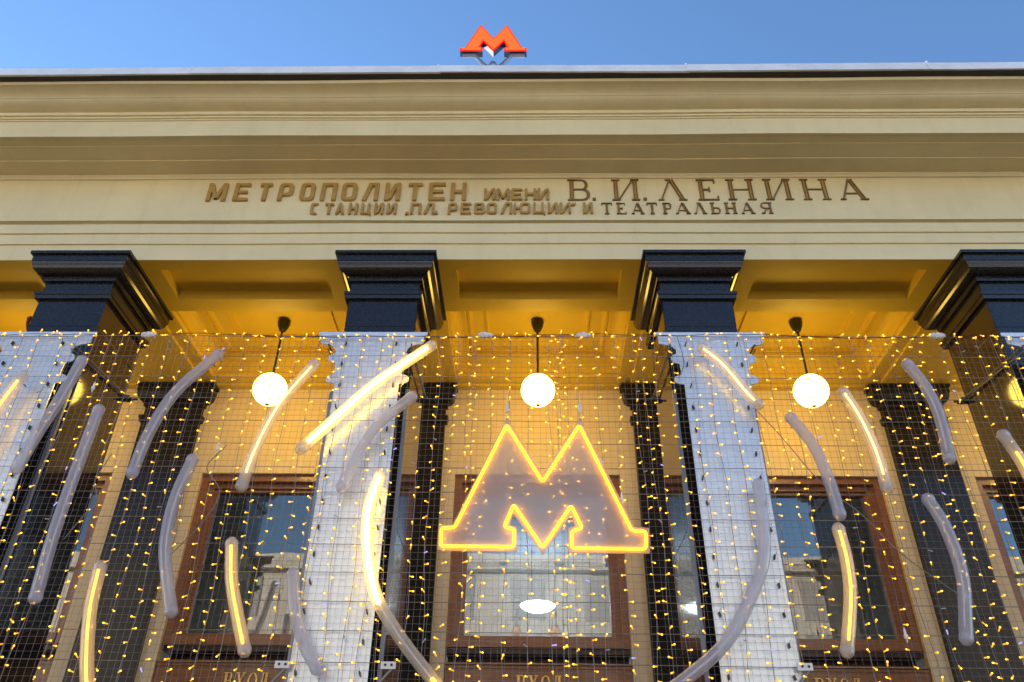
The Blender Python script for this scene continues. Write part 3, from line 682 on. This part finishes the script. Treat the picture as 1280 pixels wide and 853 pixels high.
# loose dark cables on the net
for P, lab in ((((-3.05, 3.6), (-3.2, 3.35), (-3.02, 3.1), (-3.1, 2.8), (-3.35, 2.45)), 'loose grey cable looping beside the left window frame'),
               (((2.32, 4.05), (2.55, 3.7), (2.85, 3.2), (3.15, 2.9), (3.45, 2.5), (3.9, 2.1)), 'loose grey cable running down across the right window'),
               (((-4.2, 3.5), (-4.28, 3.2), (-4.22, 3.0), (-4.4, 2.6)), 'loose grey cable hanging between the left column and left pilaster'),
               (((1.62, 4.93), (1.66, 4.6), (1.58, 4.4)), 'short grey cable hanging beside the third board')):
    bm = bmesh.new(); tube(bm, [(p.x, 0, p.y) for p in catmull(P, 8)], .005, 5); o = link('loose_cable', bm, M_steel); o.location = (0, 7.27, 0)
    tag(o, lab, 'cable')
# ---------------------------------------------------------------- glowing tubes
TUBES = [
('lit',[(-5.712,3.257),(-5.529,3.655),(-5.492,3.998),(-5.383,4.378)], 'glowing curved tube at the left picture edge on the leftmost board'),
('off',[(-4.807,4.565),(-4.895,4.076),(-4.995,3.657),(-5.061,3.295)], 'unlit frosted tube along the right edge of the leftmost board'),
('off',[(-4.444,3.964),(-4.462,3.350),(-4.469,2.650),(-4.436,2.030)], 'long unlit frosted tube in front of the leftmost black column'),
('off',[(-3.346,4.645),(-3.691,4.176),(-3.845,3.707),(-3.897,3.249)], 'unlit frosted tube crossing the left dark pilaster capital'),
('dim',[(-2.287,4.525),(-2.571,4.036),(-2.724,3.533),(-2.786,3.120)], 'softly glowing tube crossing the left globe lamp'),
('hot',[(-1.045,4.763),(-1.586,4.299),(-1.931,3.916),(-2.271,3.517)], 'brightest glowing tube slanting across the second board'),
('off',[(-1.209,4.126),(-1.547,3.780),(-1.710,3.450),(-1.809,3.109)], 'unlit frosted tube below the brightest tube on the second board'),
('top',[(-1.453,3.236),(-1.523,2.786),(-1.393,2.147),(-1.140,1.752),(-0.814,1.382),(-0.599,1.160)], 'long curved tube with bright upper half left of the big letter'),
('off',[(-3.333,3.407),(-3.403,3.018),(-3.397,2.626),(-3.332,2.344),(-3.174,1.920)], 'unlit frosted tube beside the left window frame'),
('lit',[(-2.765,2.553),(-2.693,2.209),(-2.573,1.890),(-2.450,1.594)], 'glowing amber tube in front of the left window'),
('off',[(-2.145,2.272),(-2.067,1.929),(-1.946,1.665),(-1.796,1.450)], 'small unlit frosted tube at the foot of the second board'),
('lit',[(-3.936,2.325),(-3.895,1.880),(-3.745,1.329),(-3.553,0.960)], 'glowing amber tube low in front of the left pilaster'),
('dim',[(1.852,4.737),(2.046,4.525),(2.240,4.194),(2.348,4.043)], 'short softly glowing tube at the top of the third board'),
('off',[(2.650,3.896),(2.816,3.575),(2.891,3.217),(2.922,2.861)], 'unlit frosted tube above the right window below the right globe'),
('off',[(2.210,3.172),(2.172,2.555),(2.026,2.180),(1.721,1.723),(1.359,1.428),(1.131,1.282)], 'longest curved unlit tube sweeping down the third board'),
('dim',[(3.240,4.196),(3.338,3.908),(3.409,3.534),(3.427,3.129)], 'softly glowing tube right of the right globe lamp'),
('off',[(3.982,4.539),(4.096,4.256),(4.141,3.920),(4.107,3.442)], 'unlit frosted tube crossing the right dark pilaster capital'),
('half',[(4.709,3.710),(4.798,3.369),(4.816,2.983),(4.726,2.520)], 'tube with amber glow at the right picture edge'),
('off',[(3.784,3.026),(3.868,2.742),(3.889,2.294),(3.761,1.747)], 'unlit frosted tube low in front of the right pilaster'),
('lit',[(2.879,2.728),(2.889,2.433),(2.853,2.108),(2.721,1.633)], 'glowing amber tube in front of the right window'),
]
for st, P, lab in TUBES:
    t = thing('light_tube', lab, 'light tube', (P[0][0], 7.2, P[0][1]), 'curved light tubes')
    C = catmull([(x-P[0][0], z-P[0][1]) for x, z in P], 12)
    r = .057; L = [(p.x, 0, p.y) for p in C]; rad = [r]*len(L)
    d0 = (C[0]-C[1]).normalized(); d1 = (C[-1]-C[-2]).normalized()
    ca = [(math.cos(a)*r, math.sin(a)*r) for a in (.3, .7, 1.1, 1.45)]
    L2 = [(C[0].x+d0.x*s, 0, C[0].y+d0.y*s) for _, s in ca[::-1]]+L+[(C[-1].x+d1.x*s, 0, C[-1].y+d1.y*s) for _, s in ca]
    rad = [q for q, _ in ca[::-1]]+rad+[q for q, _ in ca]
    lit = st != 'off'
    bm = bmesh.new(); tube(bm, L2, rad, 16, True); link('tube', bm, M_tubel if lit else M_tube, t, True)
    # inner carrier rail
    f0, f1 = {'lit': (.03, .97), 'off': (.04, .96), 'dim': (.04, .9), 'hot': (.03, .97), 'top': (.0, .47), 'half': (.2, 1)}[st]
    n = len(C); i0, i1 = int(f0*(n-1)), int(f1*(n-1))+1
    def strip(i0, i1, m, rr, y, name, dots=True):
        bm = bmesh.new(); S = []; RR = []
        for i in range(i0, i1-1):
            for k in range(4):
                p = C[i].lerp(C[i+1], k/4); S.append((p.x, y, p.y)); RR.append(rr*(1 if (k % 2 == 0 or not dots) else .35))
        tube(bm, S, RR, 6, True); link(name, bm, m, t)
    if st in ('lit', 'half'): strip(i0, i1, M_strip, .016, -.015, 'led_strip')
    elif st == 'dim': strip(i0, i1, M_dim, .011, -.01, 'led_strip', False)
    elif st in ('hot', 'top'): strip(i0, i1, M_hot, .024, -.02, 'led_strip', False)
    if st == 'top': strip(int(.80*(n-1)), int(.90*(n-1)), M_strip, .022, -.02, 'led_strip'); strip(int(.48*(n-1)), n-2, M_white, .007, 0, 'rail', False)
    if st == 'off': strip(i0, i1, M_white, .009, .02, 'rail', False)
    for E_, d_ in ((C[0], d0), (C[-1], d1)):
        bm = bmesh.new(); a = E_-d_*.035; b = E_+d_*.012
        tube(bm, [(a.x, 0, a.y), (a.x*.9+b.x*.1, 0, a.y*.9+b.y*.1), (b.x, 0, b.y)], [r*1.0+.001, r*1.06, r*1.06], 16); link('end_cap', bm, M_tube, t, True)
    bm = bmesh.new()
    for p in (C[2], C[-3]): tube(bm, [(p.x, .05, p.y), (p.x, .13, p.y)], .006, 5)
    link('tube_hanger', bm, M_black, t)

# ---------------------------------------------------------------- big glowing letter
NEON = [(-0.222,3.813),(0.137,3.189),(0.513,3.811),(0.966,2.703),(1.096,2.698),(1.083,2.530),(0.400,2.532),(0.410,2.700),(0.503,2.727),(0.407,2.950),(0.132,2.535),(-0.142,2.957),(-0.228,2.732),(-0.130,2.709),(-0.137,2.543),(-0.816,2.542),(-0.819,2.719),(-0.695,2.724)]
PANEL = [(-0.224,3.905),(0.139,3.283),(0.527,3.908),(0.992,2.749),(1.131,2.740),(1.118,2.495),(0.370,2.497),(0.375,2.738),(0.440,2.752),(0.404,2.870),(0.132,2.477),(-0.141,2.876),(-0.184,2.762),(-0.108,2.746),(-0.108,2.505),(-0.846,2.510),(-0.849,2.755),(-0.715,2.760)]
t = thing('letter_sign', 'large frosted letter M outlined in yellow neon hanging on the net in the central bay', 'sign', (.14, 7.24, 2.5))
bm = bmesh.new(); prism(bm, [(x-.14, z-2.5) for x, z in PANEL][::-1], 0, .018); link('frosted_body', bm, M_mbody, t)
R_ = []
for i in range(len(NEON)):       # rounded corners
    a, b, c = [Vector(NEON[(i+k) % len(NEON)]) for k in (-1, 0, 1)]
    r = min(.03, (a-b).length*.3, (c-b).length*.3); p, q = b+(a-b).normalized()*r, b+(c-b).normalized()*r
    for u in (0, .33, .66, 1): R_.append((p*(1-u)+b*u)*(1-u)+(b*(1-u)+q*u)*u)
bm = bmesh.new(); tube(bm, [(v.x-.14, -.02, v.y-2.5) for v in R_], .0125, 8, closed=True); link('neon_outline', bm, M_neon, t, True)
bm = bmesh.new()
for x, z in ((-.224, 3.87), (.527, 3.87)): tube(bm, [(x-.14, .01, z-2.5), (x-.14, .01, z-2.5+.32)], .004, 4); tube(bm, [(x-.14, .01, z-2.5+.1), (x-.14, .01, z-2.5+.2)], .016, 8, True)
link('hanger', bm, M_white, t)
# ---------------------------------------------------------------- driver boxes at the foot of the boards
for x, z, lab in ((-2.134, 1.506, 'white mounting plate left of the second board foot'), (-1.211, 1.508, 'white mounting plate right of the second board foot'), (2.372, 1.528, 'white mounting plate right of the third board foot')):
    t = thing('mounting_plate', lab, 'mounting plate', (x, 7.30, z), 'white mounting plates')
    bm = bmesh.new(); box(bm, -.065, .065, -.01, .01, -.03, .03); link('plate', bm, M_white, t)
    bm = bmesh.new(); tube(bm, [(-.025, -.012, .002), (-.025, -.02, .002)], .011, 8, True); tube(bm, [(.03, -.012, .002), (.03, -.02, .002)], .011, 8, True); link('bolt', bm, M_black, t)
    bm = bmesh.new(); s = -1 if x < -2 else 1; tube(bm, [(.03, .01, -.03), (.03-.25, .0, -.32)], .014, 6, True); link('strut', bm, M_steel, t)

# ---------------------------------------------------------------- building across the square (seen mirrored in glass and granite)
t = thing('opposite_building', 'pale flat-roofed building across the square mirrored in the entrance glass', 'building', (0, -25, GZ))
bm = bmesh.new(); box(bm, -60, 60, -15, 0, 0, 16.7); box(bm, -60.4, 60.4, -15.4, .5, 16.7, 17.6); link('wall', bm, M_opp, t)
bm = bmesh.new(); box(bm, -1.0, 1.0, -.02, .05, 0, 2.3); first = link('window', bm, M_oppw, t); k = 0
for r in range(5):
    for q in range(-13, 14):
        o = first if k == 0 else first.copy()
        if k: COL.objects.link(o)
        o.location = (q*4.2, 0.02, 1.6+r*3.1); k += 1
